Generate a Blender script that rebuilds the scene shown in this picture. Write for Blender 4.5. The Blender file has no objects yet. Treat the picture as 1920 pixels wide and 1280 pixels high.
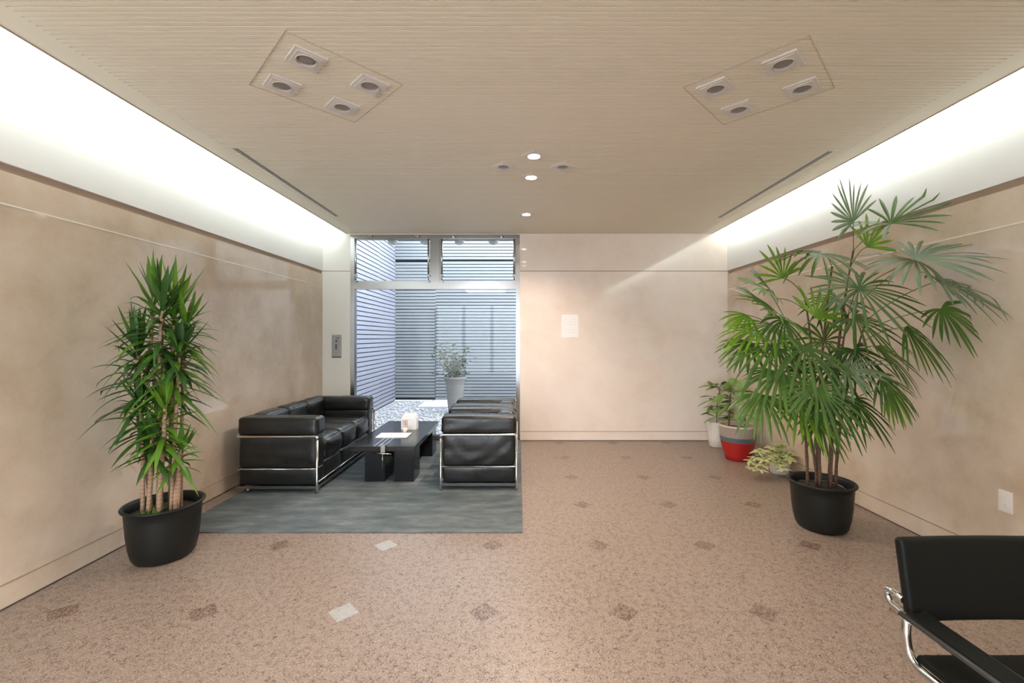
import bpy, bmesh, math, random
from mathutils import Vector, Matrix, noise
random.seed(7)
PI = math.pi
sc = bpy.context.scene
COL = sc.collection

# ------------------------------------------------------------------ camera, sky, exposure
CH = 1.40                      # camera height
F = 819.0                      # focal length in px of the 1920 frame
VX, VY = 972.0, 632.0          # vanishing point of the room's long axis
cd = bpy.data.cameras.new('camera'); cam = bpy.data.objects.new('camera', cd); COL.objects.link(cam)
cd.sensor_width = 36.0; cd.lens = 36.0 * F / 1920.0
cd.shift_x = -(VX - 960) / 1920.0; cd.shift_y = (VY - 640) / 1920.0
cam.location = (0, 0, CH); cam.rotation_euler = (PI / 2, 0, 0)
cd.clip_start = 0.05
sc.camera = cam

w = bpy.data.worlds.new('sky'); sc.world = w; w.use_nodes = True
bg = w.node_tree.nodes['Background']
bg.inputs['Color'].default_value = (0.90, 0.95, 1.0, 1); bg.inputs['Strength'].default_value = 7.0

sc.view_settings.view_transform = 'Standard'; sc.view_settings.look = 'None'
sc.view_settings.exposure = 0.44; sc.view_settings.gamma = 1.0
sc.view_settings.use_curve_mapping = False
sc.cycles.use_denoising = True
sc.cycles.max_bounces = 10; sc.cycles.diffuse_bounces = 6
sc.cycles.sample_clamp_indirect = 6.0

# the room's measures
XL, XR, YB, YF = -2.65, 2.83, 5.91, -1.80
ZC, ZT = 2.80, 3.02            # ceiling panel, top of the cove pocket
CL, CR = -2.33, 2.62           # edges of the hung ceiling
def P(px, py, Y): return Vector(((px - VX) / F * Y, Y, CH - (py - VY) / F * Y))

COVE_W, COVE_COL = 21.0, (0.90, 1.0, 0.96)
SPOT_W, SPOT_COL = 40.0, (1.0, 0.82, 0.68)
FILL_E = 14.0
def cove_light(x, sgn):
    ld = bpy.data.lights.new('cove_lamp', 'AREA'); ld.shape = 'RECTANGLE'
    ld.size = YB - YF - 0.1; ld.size_y = 0.10; ld.energy = COVE_W; ld.color = COVE_COL
    o = bpy.data.objects.new('cove_lamp', ld); COL.objects.link(o)
    o.location = (x, (YB + YF) / 2, 2.888)
    n = Vector((sgn, 0, -0.15)).normalized()            # light leaves along n
    zx = -n; xx = Vector((0, 1, 0)); yy = zx.cross(xx)
    o.matrix_world = Matrix.Translation(o.location) @ Matrix((xx, yy, zx)).transposed().to_4x4()
    return o
cove_light(CL + 0.05, -1); cove_light(CR - 0.035, 1)

# ------------------------------------------------------------------ materials
MATS = {}
def mat(name, col, rough=0.5, metal=0.0, spec=0.5, coat=0.0, emit=None, es=0.0, sss=0.0, trans=0.0):
    m = bpy.data.materials.new(name); m.use_nodes = True
    b = m.node_tree.nodes['Principled BSDF']
    b.inputs['Base Color'].default_value = (*col, 1); b.inputs['Roughness'].default_value = rough
    b.inputs['Metallic'].default_value = metal; b.inputs['Specular IOR Level'].default_value = spec
    b.inputs['Coat Weight'].default_value = coat; b.inputs['Coat Roughness'].default_value = 0.05
    if emit: b.inputs['Emission Color'].default_value = (*emit, 1); b.inputs['Emission Strength'].default_value = es
    MATS[name] = m
    return m
def N(m, t, **k):
    n = m.node_tree.nodes.new(t)
    for a, v in k.items(): setattr(n, a, v)
    return n
def L(m, a, b): m.node_tree.links.new(a, b)
def bsdf(m): return m.node_tree.nodes['Principled BSDF']
def coords(m, scale=(1, 1, 1), gen='Object'):
    tc = N(m, 'ShaderNodeTexCoord'); mp = N(m, 'ShaderNodeMapping'); mp.inputs['Scale'].default_value = scale
    L(m, tc.outputs[gen], mp.inputs['Vector']); return mp.outputs['Vector']
def ntex(m, vec, scale, detail=3, rough=0.5, dist=0.0):
    n = N(m, 'ShaderNodeTexNoise'); n.inputs['Scale'].default_value = scale; n.inputs['Detail'].default_value = detail
    n.inputs['Roughness'].default_value = rough; n.inputs['Distortion'].default_value = dist
    L(m, vec, n.inputs['Vector']); return n.outputs['Fac']
def ramp(m, fac, stops):
    r = N(m, 'ShaderNodeValToRGB'); cr = r.color_ramp
    while len(cr.elements) < len(stops): cr.elements.new(0.5)
    for e, (p, c) in zip(cr.elements, stops): e.position = p; e.color = (*c, 1)
    L(m, fac, r.inputs['Fac']); return r.outputs['Color']
def math_n(m, op, a, b=None, c=None):
    n = N(m, 'ShaderNodeMath', operation=op)
    for i, v in enumerate((a, b, c)):
        if v is None: continue
        if isinstance(v, (int, float)): n.inputs[i].default_value = v
        else: L(m, v, n.inputs[i])
    return n.outputs[0]
def mix(m, fac, a, b, blend='MIX'):
    n = N(m, 'ShaderNodeMix', data_type='RGBA', blend_type=blend)
    for i, v in ((0, fac), (6, a), (7, b)):
        if isinstance(v, (int, float)): n.inputs[i].default_value = v
        elif isinstance(v, tuple): n.inputs[i].default_value = (*v, 1)
        else: L(m, v, n.inputs[i])
    return n.outputs[2]
def bump(m, h, strength=0.3, dist=0.01):
    b = N(m, 'ShaderNodeBump'); b.inputs['Strength'].default_value = strength; b.inputs['Distance'].default_value = dist
    L(m, h, b.inputs['Height']); L(m, b.outputs['Normal'], bsdf(m).inputs['Normal'])

def stone(name, c1, c2, c3, rough=0.07, spec=0.75):
    m = mat(name, c1, rough, spec=spec)
    v = coords(m)
    a = ntex(m, v, 0.9, 5, 0.55, 0.3); b = ntex(m, v, 3.5, 6, 0.65); f = ntex(m, v, 60, 2)
    s = math_n(m, 'MULTIPLY_ADD', b, 0.45, math_n(m, 'MULTIPLY', a, 0.55))
    s = math_n(m, 'MULTIPLY_ADD', math_n(m, 'SUBTRACT', f, 0.5), 0.05, s)
    L(m, ramp(m, s, [(0.36, c3), (0.47, c1), (0.60, c2)]), bsdf(m).inputs['Base Color'])
    return m
STONE = stone('beige_stone', (0.64, 0.525, 0.41), (0.72, 0.61, 0.50), (0.54, 0.425, 0.315))
STONEB = stone('pale_pink_stone', (0.88, 0.775, 0.70), (0.91, 0.82, 0.76), (0.84, 0.715, 0.62), 0.06, 0.7)
WHITE = mat('white_paint', (0.83, 0.83, 0.82), 0.6)
CREAM = mat('cream_paint', (0.80, 0.79, 0.75), 0.5)
GAP = mat('brown_reveal', (0.38, 0.28, 0.21), 0.6)
DARKGAP = mat('dark_reveal', (0.10, 0.075, 0.06), 0.7)
STRIP = mat('ivory_strip', (0.90, 0.86, 0.80), 0.25)
CEIL = mat('ceiling_panel', (0.80, 0.735, 0.61), 0.6)
CEILD = mat('ceiling_plain', (0.60, 0.53, 0.45), 0.6)
CHROME = mat('chrome', (0.56, 0.56, 0.55), 0.16, metal=1.0)
STEEL = mat('stainless_steel', (0.40, 0.41, 0.42), 0.22, metal=1.0)
BLACKMETAL = mat('black_metal', (0.03, 0.03, 0.03), 0.4)
PLATE = mat('white_fixture', (0.70, 0.66, 0.62), 0.4)
REFLECTOR = mat('fixture_recess', (0.25, 0.22, 0.20), 0.35)
LAMPON = mat('lamp_lit', (1, 1, 1), 0.3, emit=(1.0, 0.88, 0.74), es=25)
TUBEON = mat('fluorescent_tube', (1, 1, 1), 0.3, emit=(0.92, 1.0, 0.97), es=6)
BLACKWOOD = mat('black_wood', (0.012, 0.013, 0.016), 0.16, spec=0.6)
PAPER = mat('white_paper', (0.93, 0.93, 0.93), 0.6)
INK = mat('grey_ink', (0.70, 0.69, 0.68), 0.6)
PINK = mat('pink_print', (0.62, 0.40, 0.36), 0.6)
SOIL = mat('soil', (0.035, 0.028, 0.022), 0.95)
POTB = mat('black_plastic', (0.010, 0.011, 0.010), 0.45, spec=0.3)
POTW = mat('white_ceramic', (0.78, 0.74, 0.70), 0.35)
POTGREY = mat('taupe_glaze', (0.33, 0.28, 0.24), 0.35)
POTBLUE = mat('slate_glaze', (0.10, 0.13, 0.16), 0.3)
POTRED = mat('red_glaze', (0.42, 0.015, 0.015), 0.25)
STONEPOT = mat('grey_stone_pot', (0.20, 0.20, 0.19), 0.8)
SIDING = mat('grey_siding', (0.185, 0.205, 0.22), 0.5)
TILEW = mat('pale_wall_tile', (0.265, 0.275, 0.335), 0.45)
BACKING = mat('dark_backing', (0.012, 0.015, 0.02), 0.8)
PEBBLE = mat('white_pebble', (0.42, 0.42, 0.44), 0.7)
SLABM = mat('pale_slab', (0.48, 0.50, 0.54), 0.6)
INLAY = mat('silver_inlay', (0.55, 0.60, 0.64), 0.25, metal=0.8)
BARK = mat('pale_bark', (0.36, 0.23, 0.15), 0.8)
CANE = mat('brown_cane', (0.10, 0.055, 0.035), 0.6)
TWIG = mat('green_stalk', (0.16, 0.20, 0.06), 0.6)
BUTTON = mat('dark_button', (0.05, 0.05, 0.05), 0.5)
GREYPL = mat('grey_plate', (0.36, 0.36, 0.36), 0.35, metal=0.3)

def ribbed_bark(m, s):
    v = coords(m); wv = N(m, 'ShaderNodeTexWave', bands_direction='Z'); wv.inputs['Scale'].default_value = s; wv.inputs['Distortion'].default_value = 2.5
    L(m, v, wv.inputs['Vector']); c = bsdf(m).inputs['Base Color'].default_value[:3]
    L(m, ramp(m, wv.outputs['Fac'], [(0.1, tuple(x * 0.85 for x in c)), (0.5, tuple(c)), (0.9, tuple(min(1, x * 1.15) for x in c))]), bsdf(m).inputs['Base Color'])
ribbed_bark(BARK, 12); ribbed_bark(CANE, 9)

def leather():
    m = mat('black_leather', (0.009, 0.010, 0.010), 0.34, spec=0.5)
    v = coords(m); f = ntex(m, v, 9, 4, 0.6, 0.6)
    L(m, ramp(m, f, [(0.3, (0.26,) * 3), (0.7, (0.45,) * 3)]), bsdf(m).inputs['Roughness'])
    bump(m, ntex(m, v, 9, 3, 0.5, 0.8), 0.22, 0.012)
    return m
LEATHER = leather()
SLING = mat('black_sling_leather', (0.006, 0.007, 0.006), 0.5, spec=0.18)

def leafmat(name, cols, rough=0.38):
    m = mat(name, cols[0], rough, spec=0.5)
    v = coords(m); f = ntex(m, v, 5, 3)
    n = len(cols)
    L(m, ramp(m, f, [(0.3 + 0.4 * i / max(1, n - 1), c) for i, c in enumerate(cols)]), bsdf(m).inputs['Base Color'])
    bsdf(m).inputs['Subsurface Weight'].default_value = 0.0
    t = N(m, 'ShaderNodeBsdfTranslucent'); t.inputs['Color'].default_value = (cols[-1][0] * 1.3, cols[-1][1] * 1.3, cols[-1][2], 1)
    mx = N(m, 'ShaderNodeMixShader'); mx.inputs[0].default_value = 0.22
    out = m.node_tree.nodes['Material Output']
    L(m, bsdf(m).outputs[0], mx.inputs[1]); L(m, t.outputs[0], mx.inputs[2]); L(m, mx.outputs[0], out.inputs['Surface'])
    return m
LEAF_A = leafmat('bright_leaf', [(0.045, 0.14, 0.012), (0.13, 0.27, 0.022)])
LEAF_B = leafmat('dark_leaf', [(0.018, 0.065, 0.012), (0.05, 0.14, 0.022)])
LEAF_P = leafmat('palm_leaf', [(0.04, 0.10, 0.02), (0.10, 0.20, 0.035)])
LEAF_Q = leafmat('greyed_palm_leaf', [(0.10, 0.16, 0.09), (0.20, 0.28, 0.16)])
LEAF_R = leafmat('fresh_palm_leaf', [(0.08, 0.21, 0.015), (0.20, 0.37, 0.03)])
LEAF_V = leafmat('variegated_leaf', [(0.20, 0.30, 0.10), (0.60, 0.62, 0.32), (0.80, 0.80, 0.55)])
LEAF_O = leafmat('olive_leaf', [(0.018, 0.04, 0.022), (0.05, 0.09, 0.05)])
LEAF_F = leafmat('broad_leaf', [(0.14, 0.30, 0.07), (0.36, 0.54, 0.18)])

def floormat():
    m = mat('granite_terrazzo', (0.6, 0.46, 0.37), 0.36, spec=0.45)
    v = coords(m)
    a = ntex(m, v, 50, 2, 0.5, 1.2)
    d = math_n(m, 'ABSOLUTE', math_n(m, 'SUBTRACT', a, 0.5))
    worm = math_n(m, 'LESS_THAN', d, 0.026)
    gate = math_n(m, 'GREATER_THAN', ntex(m, v, 30, 1), 0.47)
    wg = math_n(m, 'MULTIPLY', worm, gate)
    big = ntex(m, v, 0.8, 3); sp = ntex(m, v, 140, 2)
    base = mix(m, big, (0.268, 0.198, 0.157), (0.302, 0.230, 0.187))
    base = mix(m, math_n(m, 'GREATER_THAN', sp, 0.60), base, (0.40, 0.345, 0.30))
    base = mix(m, math_n(m, 'LESS_THAN', sp, 0.38), base, (0.225, 0.168, 0.138))
    col = mix(m, wg, base, (0.095, 0.068, 0.055))
    # diamond insets at the corners of the 71 cm tiles
    sx = N(m, 'ShaderNodeSeparateXYZ'); L(m, v, sx.inputs[0])
    T = 0.714
    def cell(o, off): return math_n(m, 'ABSOLUTE', math_n(m, 'SUBTRACT', math_n(m, 'FRACT', math_n(m, 'ADD', math_n(m, 'DIVIDE', math_n(m, 'SUBTRACT', o, off), T), 20.5)), 0.5))
    fx, fy = cell(sx.outputs[0], -0.177), cell(sx.outputs[1], 2.226)
    dia = math_n(m, 'LESS_THAN', math_n(m, 'ADD', fx, fy), 0.112)
    inx = math_n(m, 'LESS_THAN', math_n(m, 'ABSOLUTE', math_n(m, 'SUBTRACT', sx.outputs[0], -0.891)), 0.2)
    darkp = math_n(m, 'LESS_THAN', math_n(m, 'ABSOLUTE', math_n(m, 'SUBTRACT', ntex(m, v, 42, 2, 0.5, 1.5), 0.5)), 0.055)
    dcol = mix(m, darkp, (0.265, 0.19, 0.150), (0.095, 0.06, 0.046))
    wcol = mix(m, math_n(m, 'MULTIPLY', worm, 0.6), (0.39, 0.385, 0.375), (0.22, 0.20, 0.185))
    col = mix(m, dia, col, mix(m, inx, dcol, wcol))
    jy = math_n(m, 'LESS_THAN', fy, 0.0032); jx = math_n(m, 'LESS_THAN', fx, 0.0022)
    jj = math_n(m, 'MULTIPLY', math_n(m, 'MAXIMUM', jx, jy), math_n(m, 'SUBTRACT', 1.0, dia))
    col = mix(m, math_n(m, 'MULTIPLY', jj, 0.55), col, (0.20, 0.14, 0.11))
    L(m, col, bsdf(m).inputs['Base Color'])
    return m
FLOOR = floormat()

def rugmat():
    m = mat('grey_blue_carpet', (0.17, 0.19, 0.2), 0.95, spec=0.1)
    v = coords(m, (1.2, 4, 1)); a = ntex(m, v, 3.0, 6, 0.65); b = ntex(m, coords(m), 1.2, 2)
    s = math_n(m, 'MULTIPLY_ADD', a, 0.7, math_n(m, 'MULTIPLY', b, 0.3))
    L(m, ramp(m, s, [(0.34, (0.080, 0.102, 0.113)), (0.5, (0.126, 0.150, 0.160)), (0.66, (0.21, 0.234, 0.241))]), bsdf(m).inputs['Base Color'])
    bump(m, ntex(m, coords(m), 350, 2), 0.5, 0.004)
    return m
RUG = rugmat()

def glassmat():
    m = bpy.data.materials.new('clear_glass'); m.use_nodes = True; nt = m.node_tree
    nt.nodes.remove(nt.nodes['Principled BSDF'])
    fr = N(m, 'ShaderNodeFresnel'); fr.inputs['IOR'].default_value = 1.22
    tr = N(m, 'ShaderNodeBsdfTransparent'); tr.inputs['Color'].default_value = (0.95, 0.97, 0.98, 1)
    gl = N(m, 'ShaderNodeBsdfGlossy'); gl.inputs['Roughness'].default_value = 0.0
    mx = N(m, 'ShaderNodeMixShader')
    L(m, fr.outputs[0], mx.inputs[0]); L(m, tr.outputs[0], mx.inputs[1]); L(m, gl.outputs[0], mx.inputs[2])
    L(m, mx.outputs[0], nt.nodes['Material Output'].inputs['Surface'])
    return m
GLASS = glassmat()

# ------------------------------------------------------------------ mesh helpers
def link(name, bm, m, parent=None, smooth=False, loc=None):
    me = bpy.data.meshes.new(name); bm.normal_update()
    if smooth:
        for f in bm.faces: f.smooth = True
    bm.to_mesh(me); bm.free()
    for x in (m if isinstance(m, (list, tuple)) else [m]): me.materials.append(x)
    o = bpy.data.objects.new(name, me); COL.objects.link(o)
    if parent: o.parent = parent
    if loc: o.location = loc
    return o
def box(bm, x0, x1, y0, y1, z0, z1, mi=0):
    x0, x1 = min(x0, x1), max(x0, x1); y0, y1 = min(y0, y1), max(y0, y1); z0, z1 = min(z0, z1), max(z0, z1)
    v = [bm.verts.new((x, y, z)) for z in (z0, z1) for y in (y0, y1) for x in (x0, x1)]
    for q in ((0, 2, 3, 1), (4, 5, 7, 6), (0, 1, 5, 4), (2, 6, 7, 3), (0, 4, 6, 2), (1, 3, 7, 5)):
        f = bm.faces.new([v[i] for i in q]); f.material_index = mi
    return v
def bevel_all(bm, r, seg=2):
    bmesh.ops.bevel(bm, geom=list(bm.edges), offset=r, segments=seg, affect='EDGES', profile=0.5)
def boxm(*a, r=0.0, seg=2):
    bm = bmesh.new(); box(bm, *a)
    if r: bevel_all(bm, r, seg)
    return bm
def fillet(pts, rad, k=6):
    pts = [Vector(p) for p in pts]; out = [pts[0]]
    for i in range(1, len(pts) - 1):
        a, b, c = pts[i - 1], pts[i], pts[i + 1]
        d1, d2 = (a - b), (c - b); r = min(rad, d1.length * 0.49, d2.length * 0.49)
        p1, p2 = b + d1.normalized() * r, b + d2.normalized() * r
        for j in range(k + 1):
            t = j / k; out.append((1 - t) ** 2 * p1 + 2 * t * (1 - t) * b + t * t * p2)
    out.append(pts[-1]); return out
def tube(bm, pts, r, n=10, closed=False, cap=True, mi=0):
    pts = [Vector(p) for p in pts]; rs = r if isinstance(r, (list, tuple)) else [r] * len(pts)
    m = len(pts); rings = []; up = None
    for i, p in enumerate(pts):
        if closed: t = pts[(i + 1) % m] - pts[i - 1]
        else: t = pts[min(i + 1, m - 1)] - pts[max(i - 1, 0)]
        t.normalize()
        if up is None:
            up = Vector((0, 0, 1)) if abs(t.z) < 0.9 else Vector((1, 0, 0))
        s = t.cross(up)
        if s.length < 1e-6: s = t.cross(Vector((0, 1, 0.1)))
        s.normalize(); up = s.cross(t).normalized()
        rings.append([bm.verts.new(p + (s * math.cos(a) + up * math.sin(a)) * rs[i]) for a in [2 * PI * k / n for k in range(n)]])
    for i in range(m if closed else m - 1):
        A, B = rings[i], rings[(i + 1) % m]
        for k in range(n):
            f = bm.faces.new((A[k], A[(k + 1) % n], B[(k + 1) % n], B[k])); f.material_index = mi; f.smooth = True
    if cap and not closed:
        f = bm.faces.new(rings[0][::-1]); f.material_index = mi; f = bm.faces.new(rings[-1]); f.material_index = mi
def lathe(bm, prof, n=40, mis=None, wob=None):
    rings = []
    for (r, z) in prof:
        rings.append([bm.verts.new((r * math.cos(2 * PI * k / n), r * math.sin(2 * PI * k / n), z)) for k in range(n)])
    for i in range(len(prof) - 1):
        for k in range(n):
            f = bm.faces.new((rings[i][k], rings[i][(k + 1) % n], rings[i + 1][(k + 1) % n], rings[i + 1][k])); f.smooth = True
            if mis: f.material_index = mis[i]
    bm.faces.new(rings[0][::-1]); bm.faces.new(rings[-1])
def axis_samples(h, r, kr, km):
    e = [-h + r * (1 - math.cos(PI / 2 * i / kr)) for i in range(kr)]
    mid = [-h + r + (2 * h - 2 * r) * i / km for i in range(km + 1)]
    return e + mid + [-x for x in reversed(e)]
def cushion(bm, cx, cy, cz, sx, sy, sz, r=0.03, bulge=0.012, wr=0.004, seed=0, km=10, fold=0.0):
    hx, hy, hz = sx / 2, sy / 2, sz / 2; r = min(r, hx * .95, hy * .95, hz * .95)
    ks = [max(2, min(km, int(s / 0.035))) for s in (sx, sy, sz)]
    A = [axis_samples(h, r, 3, k) for h, k in zip((hx, hy, hz), ks)]
    H = (hx, hy, hz); cache = {}
    def vert(p):
        key = tuple(round(c, 5) for c in p)
        if key in cache: return cache[key]
        q = Vector(p); inner = Vector([max(-(H[i] - r), min(H[i] - r, q[i])) for i in range(3)])
        d = q - inner; nn = d.normalized(); q2 = inner + nn * r
        u = [1 - min(1, abs(q[i]) / H[i]) ** 2 for i in range(3)]
        ax = max(range(3), key=lambda i: abs(nn[i])); o = [i for i in range(3) if i != ax]
        q2 += nn * bulge * (u[o[0]] * u[o[1]]) ** 0.5
        s = Vector((q2.x * 5 + seed * 3.1, q2.y * 5, q2.z * 14)); s2 = q2 * 22 + Vector((seed, 5, 1))
        if fold: q2 += nn * fold * math.sin((q2.z - 0.55 * abs(q2.y + 0.1) - 0.8 * q2.y * q2.y) * 46 + noise.noise(q2 * 4) * 2.5) * (u[o[0]] * u[o[1]]) ** 0.3 * (0.5 + 0.5 * noise.noise(q2 * 7 + Vector((3, 1, 2))))
        q2 += nn * (noise.noise(s) * wr * 2 + noise.noise(s2) * wr * 0.6)
        v = bm.verts.new(q2 + Vector((cx, cy, cz))); cache[key] = v; return v
    for ax in range(3):
        o = [(1, 2), (2, 0), (0, 1)][ax]
        for sg in (-1, 1):
            U, V = A[o[0]], A[o[1]]
            for i in range(len(U) - 1):
                for j in range(len(V) - 1):
                    q = []
                    for (a, b) in ((i, j), (i + 1, j), (i + 1, j + 1), (i, j + 1)):
                        p = [0, 0, 0]; p[ax] = sg * H[ax]; p[o[0]] = U[a]; p[o[1]] = V[b]; q.append(vert(p))
                    if sg < 0: q.reverse()
                    if len(set(q)) == 4: f = bm.faces.new(q); f.smooth = True
def strip(bm, p0, d, side, Ln, wd, droop, nseg=6, fold=0.18, mi=0, blunt=False, curl=0.0):
    """one blade: starts at p0 along d, sags by droop; side is its width direction"""
    d = d.normalized(); side = (side - d * side.dot(d))
    if side.length < 1e-4: side = d.cross(Vector((0.3, 0.5, 0.8)))
    side.normalize(); prev = None; nrm = side.cross(d)
    for i in range(nseg + 1):
        s = i / nseg
        c = p0 + d * Ln * s * (1 - 0.25 * droop * s) + Vector((0, 0, -1)) * droop * Ln * s * s * 0.75 + side * curl * s * s * Ln
        if blunt: ww = wd * min(1, 0.30 + 1.6 * s) * (1 if s < 0.8 else max(0.15, (1 - s) / 0.2))
        else: ww = wd * (0.45 + 1.6 * s if s < 0.35 else 1.0) * max(0.04, (1 - max(0, (s - 0.4) / 0.6) ** 1.6))
        a = bm.verts.new(c - side * ww / 2 + nrm * fold * ww); b = bm.verts.new(c); e = bm.verts.new(c + side * ww / 2 + nrm * fold * ww)
        if prev:
            for q in ((prev[0], prev[1], b, a), (prev[1], prev[2], e, b)):
                f = bm.faces.new(q); f.smooth = True; f.material_index = mi
        prev = (a, b, e)

def empty(name, loc, rz=0.0):
    o = bpy.data.objects.new(name, None); COL.objects.link(o); o.location = loc; o.rotation_euler = (0, 0, rz)
    o.empty_display_size = 0.1; return o
def tag(o, label, cat, group=None, kind=None):
    o['label'] = label; o['category'] = cat
    if group: o['group'] = group
    if kind: o['kind'] = kind
    return o
def struct(name, bm, m, label=None, parent=None):
    o = link(name, bm, m, parent)
    if not parent:
        o['kind'] = 'structure'
        if label: o['label'] = label
    return o
def copy_tree(o, parent=None):
    c = o.copy(); COL.objects.link(c)
    if parent: c.parent = parent
    for ch in list(o.children): copy_tree(ch, c)
    return c

# ------------------------------------------------------------------ room shell
struct('floor', boxm(XL - 0.1, XR + 0.1, YF - 0.1, YB + 0.03, -0.1, 0), FLOOR, 'pink speckled granite floor tiles with small diamond insets')

BZ, JZ0, JZ1 = 0.125, 2.256, 2.30
def side_wall(name, x, sg, label):
    # sg = direction from the room to the wall
    bm = bmesh.new()
    box(bm, x, x + sg * 0.1, YF, YB + 0.1, 0.012, JZ0, 0)
    box(bm, x + sg * 0.012, x + sg * 0.1, YF, YB + 0.1, JZ0, JZ1, 1)
    box(bm, x - sg * 0.004, x + sg * 0.1, YF, YB + 0.1, JZ1, ZT, 2)
    o = struct(name, bm, [STONE, GAP, WHITE], label)
    return o
side_wall('wall_left', XL, -1, 'polished beige stone wall on the left under a white lit band')
side_wall('wall_right', XR, 1, 'polished beige stone wall on the right under a white lit band')
def base(name, x0, x1, y0, y1, nx, ny, label, m):
    bm = bmesh.new()
    box(bm, x0, x1, y0, y1, 0.008, BZ)
    o = struct(name, bm, m, label)
    return o
T = 0.006
base('baseboard_left', XL, XL + T, YF, YB - T, 1, 0, 'low beige stone baseboard along the left wall', STONE)
base('baseboard_right', XR - T, XR, YF, YB - T, -1, 0, 'low beige stone baseboard along the right wall', STONE)
WX0, WX1 = -2.275, 0.022        # window opening
base('baseboard_back', WX1 + 0.001, XR - T, YB - T, YB, 0, -1, 'low beige stone baseboard along the back wall', STONEB)
n = 1
def trim(x0, x1, y0, y1, z0, z1, m, label):
    global n
    struct('trim_%d' % n, boxm(x0, x1, y0, y1, z0, z1), m, label); n += 1
# dark joints above the baseboards and at the floor
for (x0, x1, y0, y1, wn) in ((XL, XL + 0.008, YF, YB, 'left wall'), (XR - 0.008, XR, YF, YB, 'right wall'), (WX1 + 0.002, XR - 0.008, YB - 0.008, YB, 'back wall')):
    trim(x0, x1, y0, y1, BZ, BZ + 0.005, GAP, 'brown joint above the baseboard of the ' + wn)
    trim(x0, x1, y0, y1, 0.0, 0.009, DARKGAP, 'dark floor joint under the baseboard of the ' + wn)
trim(XL, XL + 0.003, YF, YB, 2.083, 2.090, STRIP, 'thin ivory line high on the left stone wall')
trim(XR - 0.003, XR, YF, YB, 2.042, 2.049, STRIP, 'thin ivory line high on the right stone wall')
# back wall: white pier left of the window, stone field right of it
bm = bmesh.new()
box(bm, XL - 0.1, WX0, YB, YB + 0.15, -0.1, 2.290, 1); box(bm, XL - 0.1, WX0, YB + 0.006, YB + 0.15, 2.290, 2.300, 2); box(bm, XL - 0.1, WX0, YB, YB + 0.15, 2.300, ZT + 0.1, 1)
box(bm, WX1, XR + 0.1, YB, YB + 0.15, -0.1, 2.290, 0); box(bm, WX1, XR + 0.1, YB + 0.006, YB + 0.15, 2.290, 2.300, 2); box(bm, WX1, XR + 0.1, YB, YB + 0.15, 2.300, ZT + 0.1, 0)
box(bm, WX0, WX1, YB, YB + 0.15, ZC - 0.012, ZT + 0.1, 0)
struct('wall_back', bm, [STONEB, CREAM, GAP], 'pale pink stone back wall with a white pier left of the window')
# wall behind the camera with a glazed entrance
EX0, EX1, EZ = -2.60, 0.05, 2.45
bm = bmesh.new()
box(bm, XL - 0.1, EX0, YF - 0.12, YF, -0.1, ZT + 0.1); box(bm, EX1, XR + 0.1, YF - 0.12, YF, -0.1, ZT + 0.1); box(bm, EX0, EX1, YF - 0.12, YF, EZ, ZT + 0.1)
struct('wall_front', bm, STONEB, 'pale stone wall behind the viewer around the glazed entrance')
e = empty('door_2', ((EX0 + EX1) / 2, YF - 0.06, 0)); e['kind'] = 'structure'; e['label'] = 'glazed steel entrance doors behind the viewer'
hw = (EX1 - EX0) / 2
for k in range(3):
    a = -hw + k * 2 * hw / 3; b = a + 2 * hw / 3
    bm = bmesh.new()
    for q in ((a + .002, a + 0.05, 0.01, EZ - .002), (b - 0.05, b - .002, 0.01, EZ - .002), (a + 0.05, b - 0.05, 0.01, 0.12), (a + 0.05, b - 0.05, EZ - 0.06, EZ - .002)):
        box(bm, q[0], q[1], -0.02, 0.02, q[2], q[3])
    link('door_leaf', bm, STEEL, e); link('glass_pane', boxm(a + 0.05, b - 0.05, -0.004, 0.004, 0.12, EZ - 0.06), GLASS, e)
struct('trim_20', boxm(-5, 4, -6, YF - 0.13, -0.12, -0.02), SLABM, 'pale paving outside the entrance')

# ceiling: finely ribbed hung panel, plain margins, cove pockets either side
bm = bmesh.new()
def ribbed(x0, x1, y0, y1):
    pitch = 0.029; g = 0.007; dz = 0.004; prof = []; y = y0
    while y + pitch < y1:
        prof += [(y, ZC), (y + pitch - g, ZC), (y + pitch - g, ZC + dz), (y + pitch, ZC + dz)]; y += pitch
    prof += [(y, ZC), (y1, ZC)]
    A = [bm.verts.new((x0, p[0], p[1])) for p in prof]; B = [bm.verts.new((x1, p[0], p[1])) for p in prof]
    for i in range(len(prof) - 1): bm.faces.new((A[i], A[i + 1], B[i + 1], B[i]))
RX0, RX1 = -2.17, 2.46
ribbed(RX0, RX1, YF, YB)
box(bm, CL + 0.008, RX0, YF, YB, ZC, ZC + 0.02); box(bm, RX1, CR - 0.008, YF, YB, ZC, ZC + 0.02)
box(bm, RX0, RX1, YF, YB, ZC + 0.006, ZC + 0.02)
struct('ceiling', bm, CEIL, 'beige finely ribbed hung ceiling between two light coves')
struct('ceiling_slab', boxm(XL - 0.1, XR + 0.1, YF - 0.1, YB + 0.15, ZT, ZT + 0.1), WHITE, 'white slab closing the top of the light coves')
trim(CL, CL + 0.008, YF, YB, ZC - 0.004, ZC + 0.02, GAP, 'dark edge trim of the hung ceiling along the left cove')
trim(CR - 0.008, CR, YF, YB, ZC - 0.004, ZC + 0.02, GAP, 'dark edge trim of the hung ceiling along the right cove')
trim(CL + 0.10, CL + 0.13, YF, YB, ZC + 0.02, ZT, WHITE, 'white inner side of the left light cove')
trim(CR - 0.13, CR - 0.10, YF, YB, ZC + 0.02, ZT, WHITE, 'white inner side of the right light cove')

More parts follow.
